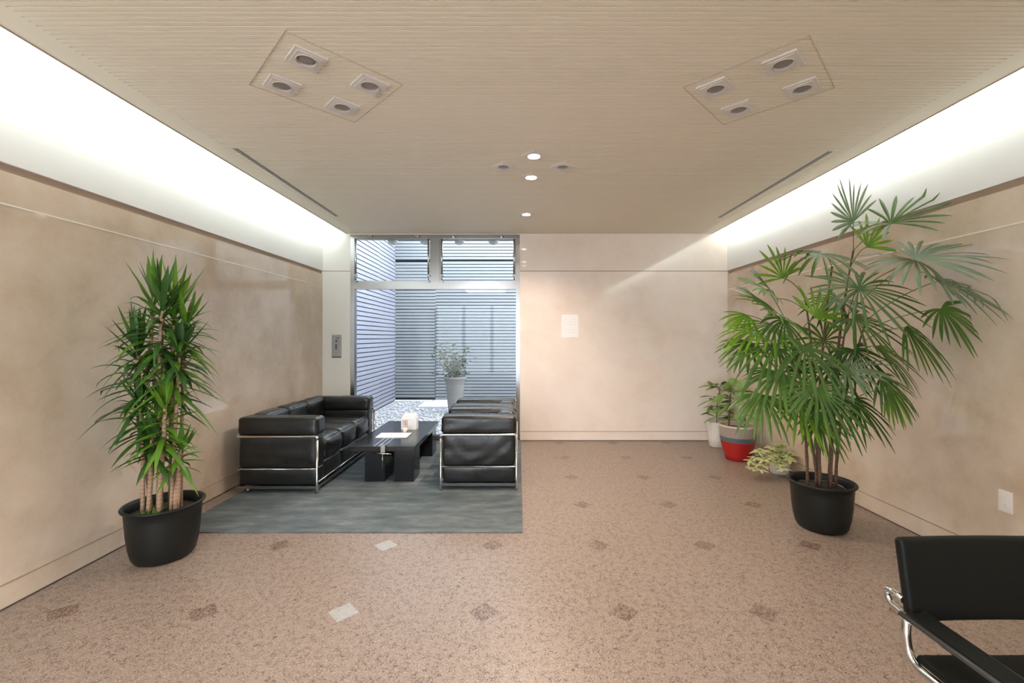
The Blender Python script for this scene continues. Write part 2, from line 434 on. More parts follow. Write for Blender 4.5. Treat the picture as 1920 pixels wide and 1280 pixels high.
# fluorescent tubes lying in the coves (out of sight from here)
def tubes(x, side):
    y = YF + 0.15; first = None
    while y + 1.2 < YB:
        if first is None:
            bm = bmesh.new(); tube(bm, [(0, 0, 0), (0, 1.17, 0)], 0.013, 10)
            first = link('fluorescent_tube', bm, TUBEON, smooth=False); o = first
        else:
            o = first.copy(); COL.objects.link(o)
        o.location = (x, y, ZC + 0.034)
        tag(o, 'white fluorescent tube hidden in the light cove along the %s wall' % side, 'fluorescent tube', 'tubes in the %s cove' % side); y += 1.22
tubes(CL + 0.075, 'left'); tubes(CR - 0.075, 'right')
# ------------------------------------------------------------------ ceiling fittings
def square_ring(bm, h, r, z0, z1, rot=PI / 4):
    k = 40
    def sq(a):
        c, s = math.cos(a), math.sin(a); m_ = max(abs(c), abs(s)); return (c / m_ * h, s / m_ * h)
    R = Matrix.Rotation(rot, 3, 'Z')
    rows = []
    for (f, z, hh) in (('s', z1, h), ('s', z0, h), ('c', z0, r), ('c', z1, r)):
        row = []
        for i in range(k):
            a = 2 * PI * i / k + PI / 4
            p = (math.cos(a) * hh, math.sin(a) * hh) if f == 'c' else sq(a)
            row.append(bm.verts.new(R @ Vector((p[0], p[1], z))))
        rows.append(row)
    for i in range(3):
        for j in range(k): bm.faces.new((rows[i][j], rows[i][(j + 1) % k], rows[i + 1][(j + 1) % k], rows[i + 1][j]))
def downlight(x, y, lit, label, h=0.078):
    o = empty('downlight', (x, y, ZC)); tag(o, label, 'downlight', 'square recessed downlights')
    bm = bmesh.new(); square_ring(bm, h, 0.050, -0.010, 0.0)
    link('trim_plate', bm, PLATE, o)
    bm = bmesh.new(); square_ring(bm, 0.062, 0.054, -0.0135, -0.010); link('raised_border', bm, PLATE, o)
    bm = bmesh.new()
    lathe(bm, [(0.048, -0.0155), (0.052, -0.0155), (0.052, -0.006), (0.044, -0.004)][::1], 32)
    bmesh.ops.delete(bm, geom=[f for f in bm.faces if len(f.verts) > 4], context='FACES')
    link('lamp_ring', bm, PLATE, o)
    bm = bmesh.new(); lathe(bm, [(0.045, -0.002), (0.040, -0.008), (0.022, -0.0125), (0.004, -0.0140)], 24)
    b = link('bulb', bm, LAMPON if lit else REFLECTOR, o)
    if lit:
        ld = bpy.data.lights.new('downlight_beam', 'SPOT'); ld.energy = SPOT_W * (1.9 if y > 3 else 0.8); ld.color = SPOT_COL; ld.spot_size = math.radians(135); ld.spot_blend = 0.8; ld.shadow_soft_size = 0.035
        s = bpy.data.objects.new('downlight_beam', ld); COL.objects.link(s); s.parent = o; s.location = (0, 0, -0.03)
    return o
pl = {0: 'nearest to the viewer', 1: 'on the left', 2: 'on the right', 3: 'nearest the back wall'}
for (cx, cy, nm) in ((-1.066, 2.42, 'left'), (1.349, 2.45, 'right')):
    for i, (dx, dy) in enumerate(((0, -0.225), (-0.243, 0.0), (0.243, 0.0), (0, 0.225))):
        downlight(cx + dx, cy + dy, False, 'unlit square downlight %s of the four in the %s ceiling panel' % (pl[i], nm))
    o = bmesh.new(); s = 0.425
    for k in range(4):
        a0 = k * PI / 2; a1 = a0 + PI / 2
        p0 = Vector((cx + s * math.cos(a0), cy + s * math.sin(a0), ZC - 0.001)); p1 = Vector((cx + s * math.cos(a1), cy + s * math.sin(a1), ZC - 0.001))
        d = (p1 - p0).normalized(); sd = Vector((-d.y, d.x, 0)) * 0.002; up = Vector((0, 0, 0.0015))
        vv = [o.verts.new(q) for q in (p0 - sd - up, p1 - sd - up, p1 + sd - up, p0 + sd - up, p0 - sd + up, p1 - sd + up, p1 + sd + up, p0 + sd + up)]
        for q in ((0, 1, 2, 3), (4, 7, 6, 5), (0, 4, 5, 1), (1, 5, 6, 2), (2, 6, 7, 3), (3, 7, 4, 0)): o.faces.new([vv[i] for i in q])
    oo = link('ceiling_panel_seam', o, mat('panel_seam_' + nm, (0.55, 0.47, 0.39), 0.7)); oo['kind'] = 'structure'; oo['label'] = 'thin square seam turned on its corner around the four unlit downlights on the ' + nm
for (x, y, lit, lb) in ((0.119, 3.353, True, 'lit square downlight at the viewer side of the central four'), (0.111, 3.797, True, 'lit square downlight at the back wall side of the central four'),
                    (-0.122, 3.57, False, 'unlit square downlight on the left of the central four'), (0.362, 3.57, False, 'unlit square downlight on the right of the central four'),
                    (0.09, 4.94, True, 'single lit square downlight closest to the back wall')):
    downlight(x, y, lit, lb, 0.07)
for (y, lb) in ((1.15, 'nearest in front of the viewer'), (0.7, 'added over the viewer to brighten the room'), (-0.9, 'added behind the viewer to brighten the room')):  # the last two are unseen, added to raise the room's brightness
    downlight(0.12, y, True, 'lit square downlight in the middle of the ceiling, ' + lb, 0.07)
def slot(x, y0, y1, side):
    o = empty('slot_diffuser', (x, (y0 + y1) / 2, ZC)); tag(o, 'long narrow air slot in the ceiling beside the %s light cove' % side, 'air vent')
    h = (y1 - y0) / 2
    bm = bmesh.new()
    for q in ((-0.021, -0.018, -h, h), (0.018, 0.021, -h, h), (-0.018, 0.018, -h, -h + 0.006), (-0.018, 0.018, h - 0.006, h)): box(bm, *q, -0.003, 0.0)
    link('slot_frame', bm, PLATE, o)
    link('slot_opening', boxm(-0.018, 0.018, -h + 0.006, h - 0.006, -0.002, 0.0), BLACKMETAL, o)
    link('slot_vane', boxm(-0.0015, 0.0015, -h + 0.006, h - 0.006, -0.005, -0.002), PLATE, o)
slot(-2.10, 3.23, 5.06, 'left'); slot(2.35, 3.28, 5.12, 'right')

# unseen opal fill panel added behind the viewer to brighten the room
o = empty('fill_light', (-0.95, -0.75, ZC)); tag(o, 'wide square opal fill light added behind the viewer', 'fill light')
link('fill_housing', boxm(-0.62, 0.62, -0.62, 0.62, -0.05, 0.0, r=0.006), WHITE, o)
link('diffuser', boxm(-0.58, 0.58, -0.58, 0.58, -0.062, -0.05, r=0.004), mat('fill_diffuser', (0.9, 0.9, 0.9), 0.5, emit=(1.0, 0.98, 0.96), es=FILL_E), o)
# ------------------------------------------------------------------ window to the courtyard
TZ0, TZ1 = 2.050, 2.145          # transom bar
win = empty('window_1', ((WX0 + WX1) / 2, YB + 0.02, 0)); win['kind'] = 'structure'; win['label'] = 'tall steel framed window onto the courtyard with two upper lights'
def wb(name, x0, x1, z0, z1, m=STEEL, y0=-0.025, y1=0.05, r=0.0):
    c = (WX0 + WX1) / 2
    return link(name, boxm(x0 - c, x1 - c, y0, y1, z0, z1, r=r), m, win)
ZW = ZC - 0.014
bm = bmesh.new(); c0 = (WX0 + WX1) / 2
for q in ((WX0 + .001, WX0 + 0.055, 0, ZW), (WX1 - 0.055, WX1 - .001, 0, ZW), (WX0 + 0.055, WX1 - 0.055, ZW - 0.05, ZW), (WX0 + 0.055, WX1 - 0.055, 0.0, 0.07)):
    box(bm, q[0] - c0, q[1] - c0, -0.02, 0.07, q[2], q[3])
link('window_frame', bm, STEEL, win)
wb('transom', WX0 + 0.055, WX1 - 0.055, TZ0, TZ1, y0=-0.03, y1=0.06)
MX = (816.5 - VX) / F * YB
wb('mullion', MX - 0.055, MX + 0.055, TZ1, ZW - 0.05)
wb('glass_pane', WX0 + 0.055, WX1 - 0.055, 0.07, TZ0, GLASS, 0.02, 0.028)
for (a, b) in ((WX0 + 0.055, MX - 0.055), (MX + 0.055, WX1 - 0.055)):
    wb('glass_pane', a, b, TZ1, ZW - 0.05, GLASS, 0.02, 0.028)
    bm = bmesh.new()
    for q in ((a, a + 0.02, TZ1, ZW - 0.05), (b - 0.02, b, TZ1, ZW - 0.05), (a + 0.02, b - 0.02, TZ1, TZ1 + 0.02), (a + 0.02, b - 0.02, ZW - 0.07, ZW - 0.05)):
        box(bm, q[0] - c0, q[1] - c0, -0.012, 0.012, q[2], q[3])
    link('sash', bm, STEEL, win)
for px in (668, 804, 829, 964):
    x = (px - VX) / F * YB - c0
    bm = bmesh.new(); tube(bm, [(x, -0.045, TZ1 + 0.09), (x, -0.045, ZW - 0.06)], 0.013, 12)
    s = link('stay_tube', bm, CHROME, win)
    bm = bmesh.new(); tube(bm, [(x, -0.045, TZ1 + 0.02), (x, -0.045, TZ1 + 0.10)], 0.008, 10); box(bm, x - 0.018, x + 0.018, -0.06, -0.02, TZ1 + 0.075, TZ1 + 0.10); box(bm, x - 0.012, x + 0.012, -0.055, -0.03, TZ1 - 0.005, TZ1 + 0.02)
    link('stay_pivot', bm, STEEL, s)
for (px, py) in ((695, 441), (783, 441), (850, 441), (940, 441)):
    x = (px - VX) / F * YB - c0
    bm = bmesh.new(); tube(bm, [(x - 0.03, -0.045, ZW - 0.022), (x + 0.03, -0.045, ZW - 0.022)], 0.013, 12); box(bm, x - 0.012, x + 0.012, -0.045, -0.02, ZW - 0.035, ZW - 0.01)
    link('window_hinge', bm, CHROME, win)
DOME = mat('grey_dome', (0.42, 0.45, 0.44), 0.4)  # solid grey domes standing in for downlight reflections in the upper panes
for px in (731, 793, 859, 924):
    x = (px - VX) / F * YB - c0
    bm = bmesh.new(); lathe(bm, [(0.004, -0.055), (0.035, -0.048), (0.060, -0.028), (0.070, 0.0), (0.070, 0.012)], 24)
    bmesh.ops.translate(bm, verts=bm.verts, vec=(x, 0.115, ZW - 0.055)); link('reflection_dome', bm, DOME, win)

# ------------------------------------------------------------------ courtyard
YC = 9.72
def boards(bm, x0, x1, z0, z1, pitch, gap, y, th=0.02):
    z = z0
    while z + pitch <= z1 + 1e-6:
        box(bm, x0, x1, y - th, y, z + gap, z + pitch, 0); z += pitch
    box(bm, x0, x1, y, y + 0.05, z0, z1, 1)
bm = bmesh.new(); boards(bm, -1.842, 4.0, 0.0, 3.08, 0.07, 0.017, YC)
boards(bm, -2.74, -1.842, 2.015, 3.09, 0.07, 0.016, YC)
boards(bm, -2.74, 4.0, 3.11, 4.02, 0.07, 0.016, YC - 0.02)
box(bm, -2.74, 4.0, YC, YC + 0.05, 3.05, 3.2, 1); box(bm, -2.74, -1.842, YC, YC + 0.05, 0, 2.1, 1)
struct('wall_courtyard_back', bm, [SIDING, BACKING], 'grey horizontal board siding at the back of the courtyard')
bm = bmesh.new(); boards(bm, -2.73, -1.85, 0.05, 2.01, 0.07, 0.017, YC - 0.006)
box(bm, -1.849, -1.843, YC - 0.030, YC - 0.01, 0.03, 2.012, 1)
o = link('door_1', bm, [SIDING, BACKING]); o['kind'] = 'structure'; o['label'] = 'board clad door in the courtyard siding'
bm = bmesh.new(); z = 0.0; row = 0
while z < 4.0:
    for (ya, yb, x) in ((YB + 0.15, 8.57, -2.72), (8.57, YC - 0.001, -2.735)):
        y = ya - (0.35 if row % 2 else 0)
        while y < yb:
            a, b = max(y, ya), min(y + 0.696, yb)
            if b - a > 0.02: box(bm, x - 0.02, x, a, b, z + 0.017, z + 0.08, 0)
            y += 0.70
    z += 0.08; row += 1
box(bm, -2.80, -2.738, YB + 0.15, YC, 0, 4.0, 1)
struct('wall_courtyard_left', bm, [TILEW, BACKING], 'pale lavender tiled wall on the left of the courtyard')
struct('ground_courtyard', boxm(-2.8, 4.0, YB + 0.15, YC + 0.05, -0.1, -0.012), mat('gravel_bed', (0.30, 0.31, 0.33), 0.9), 'courtyard ground under the gravel')
struct('wall_courtyard_right', boxm(3.4, 3.5, YB + 0.15, YC, -0.1, 4.0), WHITE, 'white wall closing the courtyard on the right')
# white pebbles
bm = bmesh.new(); random.seed(3)
for i in range(2600):
    x = random.uniform(-2.66, 0.25); y = random.uniform(YB + 0.2, YC - 0.08)
    if -2.0 < x < -1.05 and 8.55 < y < 9.3: continue
    if (x + 1.16) ** 2 + (y - 8.0) ** 2 < 0.16 ** 2: continue
    s = random.uniform(0.016, 0.036)
    r = bmesh.ops.create_icosphere(bm, subdivisions=1, radius=s, matrix=Matrix.Translation((x, y, s * 0.35 - 0.012)) @ Matrix.Rotation(random.random() * 6, 4, 'Z') @ Matrix.Diagonal((1, random.uniform(.6, .9), 0.55, 1)))
g = link('pebble_bed', bm, PEBBLE, smooth=True); tag(g, 'white pebbles covering the courtyard ground outside the window', 'pebbles', kind='stuff')
bm = boxm(-1.98, -1.07, 8.57, 9.28, -0.012, 0.045, r=0.01)
tag(link('stepping_stone', bm, SLABM), 'flat pale paving slab lying in the courtyard pebbles', 'paving slab')
# olive shrub in a tall grooved pot
def soil_disc(o, r, z, mm=SOIL):
    bm = bmesh.new(); k = 28; c = bm.verts.new((0, 0, z + 0.01)); ring = [bm.verts.new((r * math.cos(2 * PI * i / k), r * math.sin(2 * PI * i / k), z + random.uniform(-.003, .004))) for i in range(k)]
    ring2 = [bm.verts.new((r * .5 * math.cos(2 * PI * i / k), r * .5 * math.sin(2 * PI * i / k), z + random.uniform(.0, .012))) for i in range(k)]
    for i in range(k):
        bm.faces.new((ring[i], ring[(i + 1) % k], ring2[(i + 1) % k], ring2[i])); bm.faces.new((ring2[i], ring2[(i + 1) % k], c))
    return link('soil', bm, mm, o, smooth=True)
o = empty('potted_olive_shrub', (-1.16, 8.0, -0.012)); tag(o, 'small airy shrub in a tall grey grooved pot out on the pebbles', 'potted plant')
prof = [(0.11, 0), (0.115, 0.02)]
for i in range(1, 24):
    z = 0.02 + i * 0.0235; r = 0.112 + 0.055 * (i / 23) ** 0.8
    prof.append((r + (0.006 if i % 2 else -0.004), z))
prof += [(0.172, 0.60), (0.205, 0.655), (0.212, 0.69), (0.198, 0.69), (0.160, 0.64)]
bm = bmesh.new(); lathe(bm, prof, 36); link('pot', bm, STONEPOT, o); soil_disc(o, 0.165, 0.645)
bm = bmesh.new(); random.seed(11); lf = bmesh.new()
for i in range(26):
    a = random.uniform(0, 2 * PI); rr = random.uniform(0.08, 0.42); top = Vector((rr * math.cos(a), rr * 0.8 * math.sin(a), random.uniform(0.78, 1.38) - rr * 0.25))
    mid = Vector((top.x * 0.3, top.y * 0.3, 0.62 + (top.z - 0.62) * 0.6)); b0 = Vector((random.uniform(-.03, .03), random.uniform(-.03, .03), 0.62))
    pts = [((1 - t) ** 2) * b0 + 2 * t * (1 - t) * mid + t * t * top for t in [j / 7 for j in range(8)]]
    tube(bm, pts, [0.007 - 0.0007 * j for j in range(8)], 5)
    for j in range(2, 8):
        for k in range(5):
            p = pts[j] + Vector([random.uniform(-.02, .02) for _ in range(3)])
            d = Vector((random.uniform(-1, 1), random.uniform(-1, 1), random.uniform(-.3, .9)))
            strip(lf, p, d, Vector((random.uniform(-1, 1), random.uniform(-1, 1), 0.2)), random.uniform(.055, .085), 0.024, 0.2, 3)
link('branches', bm, BARK, o); link('foliage', lf, LEAF_O, o)

# ------------------------------------------------------------------ wall fittings
def wall_plate_back(x, z):
    o = empty('intercom_panel', (x, YB, z)); tag(o, 'small grey metal control panel on the white pier left of the window', 'control panel')
    link('plate', boxm(-0.06, 0.06, -0.012, 0, -0.15, 0.15, r=0.003), GREYPL, o)
    link('plate_edge', boxm(-0.067, 0.067, -0.006, 0, -0.157, 0.157, r=0.002), STEEL, o)
    bm = bmesh.new(); lathe(bm, [(0.012, 0), (0.012, 0.008), (0.009, 0.010)], 16); bmesh.ops.rotate(bm, verts=bm.verts, matrix=Matrix.Rotation(PI / 2, 3, 'X')); bmesh.ops.translate(bm, verts=bm.verts, vec=(0.0, -0.010, 0.07)); link('button', bm, BUTTON, o)
    link('key_switch', boxm(-0.012, 0.004, -0.018, -0.011, -0.04, 0.03, r=0.002), BUTTON, o)
    link('label_strip', boxm(0.0, 0.035, -0.0135, -0.0115, 0.105, 0.115), BUTTON, o)
    link('bottom_lip', boxm(-0.06, 0.06, -0.016, -0.012, -0.15, -0.138), BUTTON, o)
wall_plate_back((631.5 - VX) / F * YB, CH - (649 - VY) / F * YB)
o = empty('paper_notice', ((1069 - VX) / F * YB, YB, CH - (611 - VY) / F * YB)); tag(o, 'white sheet of paper posted on the pink stone back wall', 'notice')
link('sheet', boxm(-0.118, 0.112, -0.003, 0, -0.155, 0.155), PAPER, o)
bm = bmesh.new(); random.seed(5)
z = 0.085
while z > -0.10:
    x = -0.075
    while x < 0.07:
        l = random.uniform(0.012, 0.035)
        if random.random() < 0.75: link('print_line', boxm(x, min(0.078, x + l), -0.0042, -0.003, z, z + 0.004), INK, o)
        x += l + 0.008
    z -= 0.034
bm.free()
# outlet plate on right wall
yo = 2.83 * F / (1887 - VX); zo = CH - (940 - VY) / F * yo
o = empty('wall_outlet', (XR, yo, zo)); tag(o, 'small white wall outlet low on the right stone wall', 'wall outlet')
link('cover_plate', boxm(-0.008, 0, -0.037, 0.037, -0.062, 0.062, r=0.002), POTW, o)
link('socket', boxm(-0.016, -0.007, -0.018, 0.018, -0.028, 0.040, r=0.003), POTW, o)
link('socket_slot', boxm(-0.018, -0.015, -0.008, 0.008, -0.022, -0.014), INK, o)

# ------------------------------------------------------------------ carpet
bm = boxm(-2.50, 0.03, 3.125, 5.86, 0, 0.010, r=0.003)
tag(link('area_rug', bm, RUG), 'large grey blue carpet lying under the seating group', 'rug')

# ------------------------------------------------------------------ sofa and armchairs
RZ = 0.010
def lounge(name, W, D, nseat, label, group=None):
    FD = 0.006 if nseat == 1 else 0.0
    o = empty(name, (0, 0, RZ)); tag(o, label, 'sofa' if nseat > 1 else 'armchair', group)
    hw, hd = W / 2, D / 2; AT = 0.155; tr = 0.011
    ix = hw - 0.025; y_f = -hd + 0.02; y_b = hd - 0.02
    # arms
    for s in (-1, 1):
        bm = bmesh.new(); cx = s * (ix - AT / 2)
        L_ = y_b - y_f
        cushion(bm, cx, (y_f + y_b) / 2, 0.588, AT + 0.02, L_ + 0.01, 0.158, 0.028, 0.006, 0.003, seed=s + 2, km=18)
        cushion(bm, cx, (y_f + y_b) / 2, 0.365, AT, L_ - 0.01, 0.305, 0.022, 0.008, 0.003, seed=s + 7, km=20, fold=FD)
        cushion(bm, cx, (y_f + y_b) / 2, 0.140, AT, L_ - 0.01, 0.150, 0.018, 0.004, 0.002, seed=s + 9)
        link('arm_cushion', bm, LEATHER, o)
    x0 = -(ix - AT); wi = 2 * (ix - AT) / nseat
    for k in range(nseat):
        cx = x0 + wi * (k + 0.5)
        bm = bmesh.new(); cushion(bm, cx, y_b - 0.085, 0.560, wi - 0.004, 0.165, 0.215, 0.035, 0.014, 0.005, seed=20 + k)
        cushion(bm, cx, y_b - 0.08, 0.35, wi - 0.004, 0.15, 0.22, 0.02, 0.006, 0.003, seed=25 + k); link('back_cushion', bm, LEATHER, o)
        sd = (y_b - 0.165) - y_f
        bm = bmesh.new(); cushion(bm, cx, y_f + sd / 2, 0.345, wi - 0.004, sd, 0.185, 0.04, 0.022, 0.007, seed=30 + k, km=14); link('seat_cushion', bm, LEATHER, o)
        bm = bmesh.new(); cushion(bm, cx, y_f + 0.01 + (sd + .13) / 2, 0.158, wi - 0.004, sd + 0.13, 0.175, 0.025, 0.008, 0.003, seed=40 + k); link('base_cushion', bm, LEATHER, o)
    # frame
    zt, zm, zb = 0.503, 0.213, 0.052
    fx, fy = hw - 0.010, hd - 0.011
    for sx in (-1, 1):
        for sy in (-1, 1):
            bm = bmesh.new(); short = nseat > 1 and sy > 0
            if short: tube(bm, [(sx * (fx - 0.006), fy - 0.10, 0.0), (sx * (fx - 0.006), fy - 0.10, 0.045)], 0.010, 12)
            else: tube(bm, [(sx * fx, sy * fy, 0.0), (sx * fx, sy * fy, 0.02), (sx * fx, sy * fy, zt)], 0.0115, 14)
            lathe_b = [(0.015, 0.0), (0.015, 0.012), (0.0125, 0.014)]
            link('leg', bm, STEEL if short else CHROME, o)
    bm = bmesh.new()
    tube(bm, fillet([(-fx, -fy, zt - 0.03), (-fx, -fy, zt), (-fx - 0.0, fy, zt), (fx, fy, zt), (fx, -fy, zt), (fx, -fy, zt - 0.03)], 0.028, 6), tr * 1.1, 12)
    link('top_rail', bm, CHROME, o)
    bm = bmesh.new()
    tube(bm, fillet([(-fx, -fy, zm), (-fx, fy, zm), (fx, fy, zm), (fx, -fy, zm)], 0.02, 5), 0.0065, 10)
    link('middle_rail', bm, CHROME, o)
    bm = bmesh.new()
    for (a, b, c, d) in ((-fx, fx, -fy - 0.004, -fy + 0.010), (-fx, fx, fy - 0.010, fy + 0.004), (-fx - 0.004, -fx + 0.010, -fy, fy), (fx - 0.010, fx + 0.004, -fy, fy)):
        box(bm, a, b, c, d, zb - 0.014, zb + 0.012)
    link('base_rail', bm, STEEL, o)
    bm = bmesh.new(); tube(bm, [(-fx, -fy + 0.012, 0.085), (fx, -fy + 0.012, 0.085)], 0.006, 8)
    for k in range(1, nseat * 2): tube(bm, [(-fx + k * 2 * fx / (nseat * 2), -fy, 0.048), (-fx + k * 2 * fx / (nseat * 2), fy, 0.048)], 0.006, 8)
    link('cross_rail', bm, STEEL, o)
    return o
sofa = lounge('sofa', 1.56, 0.74, 3, 'black leather three seat sofa with chrome tube frame against the left wall')
sofa.location = (-2.155, 4.665, RZ); sofa.rotation_euler = (0, 0, PI / 2)
ac = lounge('armchair', 0.62, 0.71, 1, 'black leather armchair with chrome frame, the one nearer the viewer', 'black leather armchairs')
ac.location = (-0.362, 4.275, RZ); ac.rotation_euler = (0, 0, -PI / 2)
ac2 = copy_tree(ac); ac2.location = (-0.375, 4.915, RZ); ac2['label'] = 'black leather armchair with chrome frame, the one nearer the window'

# ------------------------------------------------------------------ coffee table and what lies on it
TX0, TX1, TY0, TY1, TT = -1.605, -0.985, 4.15, 5.40, 0.364
t = empty('coffee_table', ((TX0 + TX1) / 2, (TY0 + TY1) / 2, RZ)); tag(t, 'low black wooden coffee table between the sofa and the armchairs', 'coffee table')
hx, hy = (TX1 - TX0) / 2, (TY1 - TY0) / 2; tz = TT - RZ
link('tabletop', boxm(-hx, hx, -hy, hy, tz - 0.048, tz, r=0.003), BLACKWOOD, t)
for (a, b) in ((-hx + 0.125, -hx + 0.318), (-hx + 0.410, hx - 0.020)):
    link('leg', boxm(a, b, -hy + 0.055, -hy + 0.30, 0, tz - 0.048, r=0.002), BLACKWOOD, t)
    link('leg', boxm(a, b, hy - 0.30, hy - 0.055, 0, tz - 0.048, r=0.002), BLACKWOOD, t)
for k in range(3):
    link('inlay_line', boxm(-0.085 + 0.045 * k, -0.070 + 0.045 * k, -hy + 0.004, -hy + 0.42, tz, tz + 0.001), INLAY, t)
cl = empty('table_clamp', (-1.285, TY0, TT)); tag(cl, 'small chrome clamp with a cross bar gripping the near edge of the table', 'clamp')
bm = bmesh.new(); box(bm, -0.022, 0.022, -0.012, 0.04, 0.001, 0.012); box(bm, -0.022, 0.022, -0.014, -0.003, -0.062, 0.012); box(bm, -0.022, 0.022, -0.014, 0.04, -0.066, -0.054); bevel_all(bm, 0.002, 1); link('jaw', bm, CHROME, cl)
bm = bmesh.new(); tube(bm, [(-0.085, -0.022, -0.060), (0.085, -0.022, -0.068)], 0.0055, 10); link('cross_bar', bm, CHROME, cl)
bm = bmesh.new(); tube(bm, [(0.0, -0.022, -0.065), (0.0, -0.022, -0.20)], 0.004, 8); lathe_v = None; link('screw_rod', bm, CHROME, cl)
# magazine
p = P(735, 816, 4.53); bm = boxm(-0.165, 0.165, -0.045, 0.045, 0, 0.004, r=0.001)
mg = empty('magazine', (p.x, 4.60, TT)); mg.rotation_euler = (0, 0, 0.02); tag(mg, 'white magazine lying flat on the black coffee table', 'magazine')
link('pages', boxm(-0.160, 0.160, -0.105, 0.105, 0, 0.006, r=0.001), PAPER, mg); link('cover', boxm(-0.163, 0.163, -0.108, 0.108, 0.006, 0.0075), PAPER, mg)
# leaflet box
lb = empty('leaflet_box', ((767.5 - VX) / F * 4.93, 4.95, TT)); tag(lb, 'white and pink leaflet box standing on the coffee table', 'box')
bm = bmesh.new(); box(bm, -0.085, 0.085, -0.05, 0.05, 0, 0.008); box(bm, -0.085, -0.079, -0.05, 0.05, 0.008, 0.13); box(bm, 0.079, 0.085, -0.05, 0.05, 0.008, 0.13); box(bm, -0.079, 0.079, -0.05, -0.044, 0.008, 0.12); box(bm, -0.079, 0.079, 0.044, 0.05, 0.008, 0.155)
link('holder', bm, PAPER, lb)
for k in range(4): link('leaflet', boxm(-0.073 + 0.003 * k, 0.070, -0.036 + 0.02 * k, -0.028 + 0.02 * k, 0.009, 0.150 + 0.008 * k), PAPER, lb)
bm = bmesh.new()
for (a, b, c, d) in ((-0.072, -0.010, 0.028, 0.036), (-0.065, -0.055, 0.045, 0.10), (-0.048, -0.030, 0.045, 0.10), (-0.024, -0.014, 0.045, 0.10), (-0.072, 0.0, 0.103, 0.108)): box(bm, a, b, -0.0512, -0.050, c, d)
link('printed_panel', bm, PINK, lb)
cp = empty('small_cup', ((759 - VX) / F * 4.72, 4.735, TT)); tag(cp, 'tiny pale cup in front of the leaflet box on the table', 'cup')
bm = bmesh.new(); lathe(bm, [(0.020, 0), (0.026, 0.035), (0.028, 0.055), (0.025, 0.055), (0.022, 0.012)], 24); link('cup_body', bm, POTW, cp)

# ------------------------------------------------------------------ planters
def black_pot(o):
    bm = bmesh.new()
    lathe(bm, [(0.130, 0.0), (0.150, 0.006), (0.166, 0.03), (0.180, 0.09), (0.190, 0.17), (0.197, 0.27), (0.201, 0.325), (0.216, 0.332), (0.219, 0.340), (0.214, 0.348), (0.202, 0.346), (0.192, 0.33), (0.188, 0.29), (0.184, 0.22)], 56)
    link('pot', bm, POTB, o); soil_disc(o, 0.184, 0.285)
def curve(p0, p1, p2, k=8): return [((1 - t) ** 2) * p0 + 2 * t * (1 - t) * p1 + t * t * p2 for t in [j / k for j in range(k + 1)]]

# dracaena on the left
DX, DY = (308 - VX) / F * 2.80, 2.80
dr = empty('dracaena_plant', (DX, DY, 0)); tag(dr, 'tall dracaena with long narrow leaves in a black pot by the left wall', 'potted plant')
black_pot(dr)
D0 = Vector((DX, DY, 0)); random.seed(21)
def spike_head(base_p, top_p, nl, Ln, mi_m, wmax=0.034, lo=-0.35):
    nl = int(nl * 1.25); Ln *= 1.06
    bm = bmesh.new(); ax = (top_p - base_p); n_ax = ax.normalized()
    for i in range(nl):
        s = i / (nl - 1); a = i * 2.39996 + random.uniform(-.2, .2)
        el = lo + (1.40 - lo) * s ** 1.1 + random.uniform(-.12, .12)
        out = Vector((math.cos(a), math.sin(a), 0)); d = out * math.cos(el) + n_ax * math.sin(el)
        ll = Ln * random.uniform(0.75, 1.1) * (1.0 - 0.15 * s); p = base_p + ax * s
        strip(bm, p, d, Vector((-math.sin(a), math.cos(a), 0)), ll, wmax * random.uniform(.8, 1.1), (0.62 if el < 0.9 else 0.12) * random.uniform(.5, 1.3), 8, 0.22)
    for v in bm.verts:
        if v.co.x + D0.x < XL + 0.02: v.co.x = XL + 0.02 - D0.x + (v.co.x + D0.x - XL - 0.02) * 0.03
    return link('leaf_head', bm, mi_m, dr)
def loc(px, py, dy=0.0): return P(px, py, DY + dy) - D0
heads = [  # foot of the cane (x, y offsets), head base px, head top px, depth, leaves, length, material
    ((0.05, 0.02), (322, 690), (328, 560), 0.00, 46, 0.36, LEAF_A),
    ((-0.04, 0.03), (283, 650), (290, 545), 0.05, 40, 0.34, LEAF_A),
    ((0.00, -0.05), (300, 640), (306, 560), -0.08, 34, 0.33, LEAF_B),
    ((-0.08, 0.00), (262, 735), (256, 630), -0.02, 44, 0.31, LEAF_B),
    ((0.10, 0.01), (345, 640), (350, 600), 0.05, 24, 0.27, LEAF_A),
    ((0.08, -0.05), (335, 690), (338, 650), -0.05, 26, 0.27, LEAF_B),
    ((-0.09, -0.06), (266, 805), (262, 745), -0.06, 36, 0.25, LEAF_B),
    ((0.03, -0.08), (308, 815), (310, 745), -0.10, 40, 0.25, LEAF_A),
    ((-0.02, 0.07), (320, 745), (322, 700), 0.06, 26, 0.26, LEAF_B),
    ((-0.03, -0.09), (286, 850), (284, 815), -0.10, 26, 0.21, LEAF_B),
    ((0.09, -0.02), (335, 868), (340, 835), -0.04, 20, 0.20, LEAF_A),
]
for (f, hb, ht, dy, nl, Ln, mm) in heads:
    b = loc(*hb, dy); tp = loc(*ht, dy); ft = Vector((f[0], f[1], 0.28))
    bm = bmesh.new(); r0 = random.uniform(0.009, 0.015)
    mid = (ft + b) / 2 + Vector((random.uniform(-.02, .02), random.uniform(-.02, .02), 0))
    pts = curve(ft, mid, b) + [tp]
    tube(bm, pts, [r0] * (len(pts) - 1) + [r0 * 0.6], 9); link('cane', bm, BARK, dr)
    spike_head(b - (tp - b) * 0.3, tp, nl, Ln, mm)
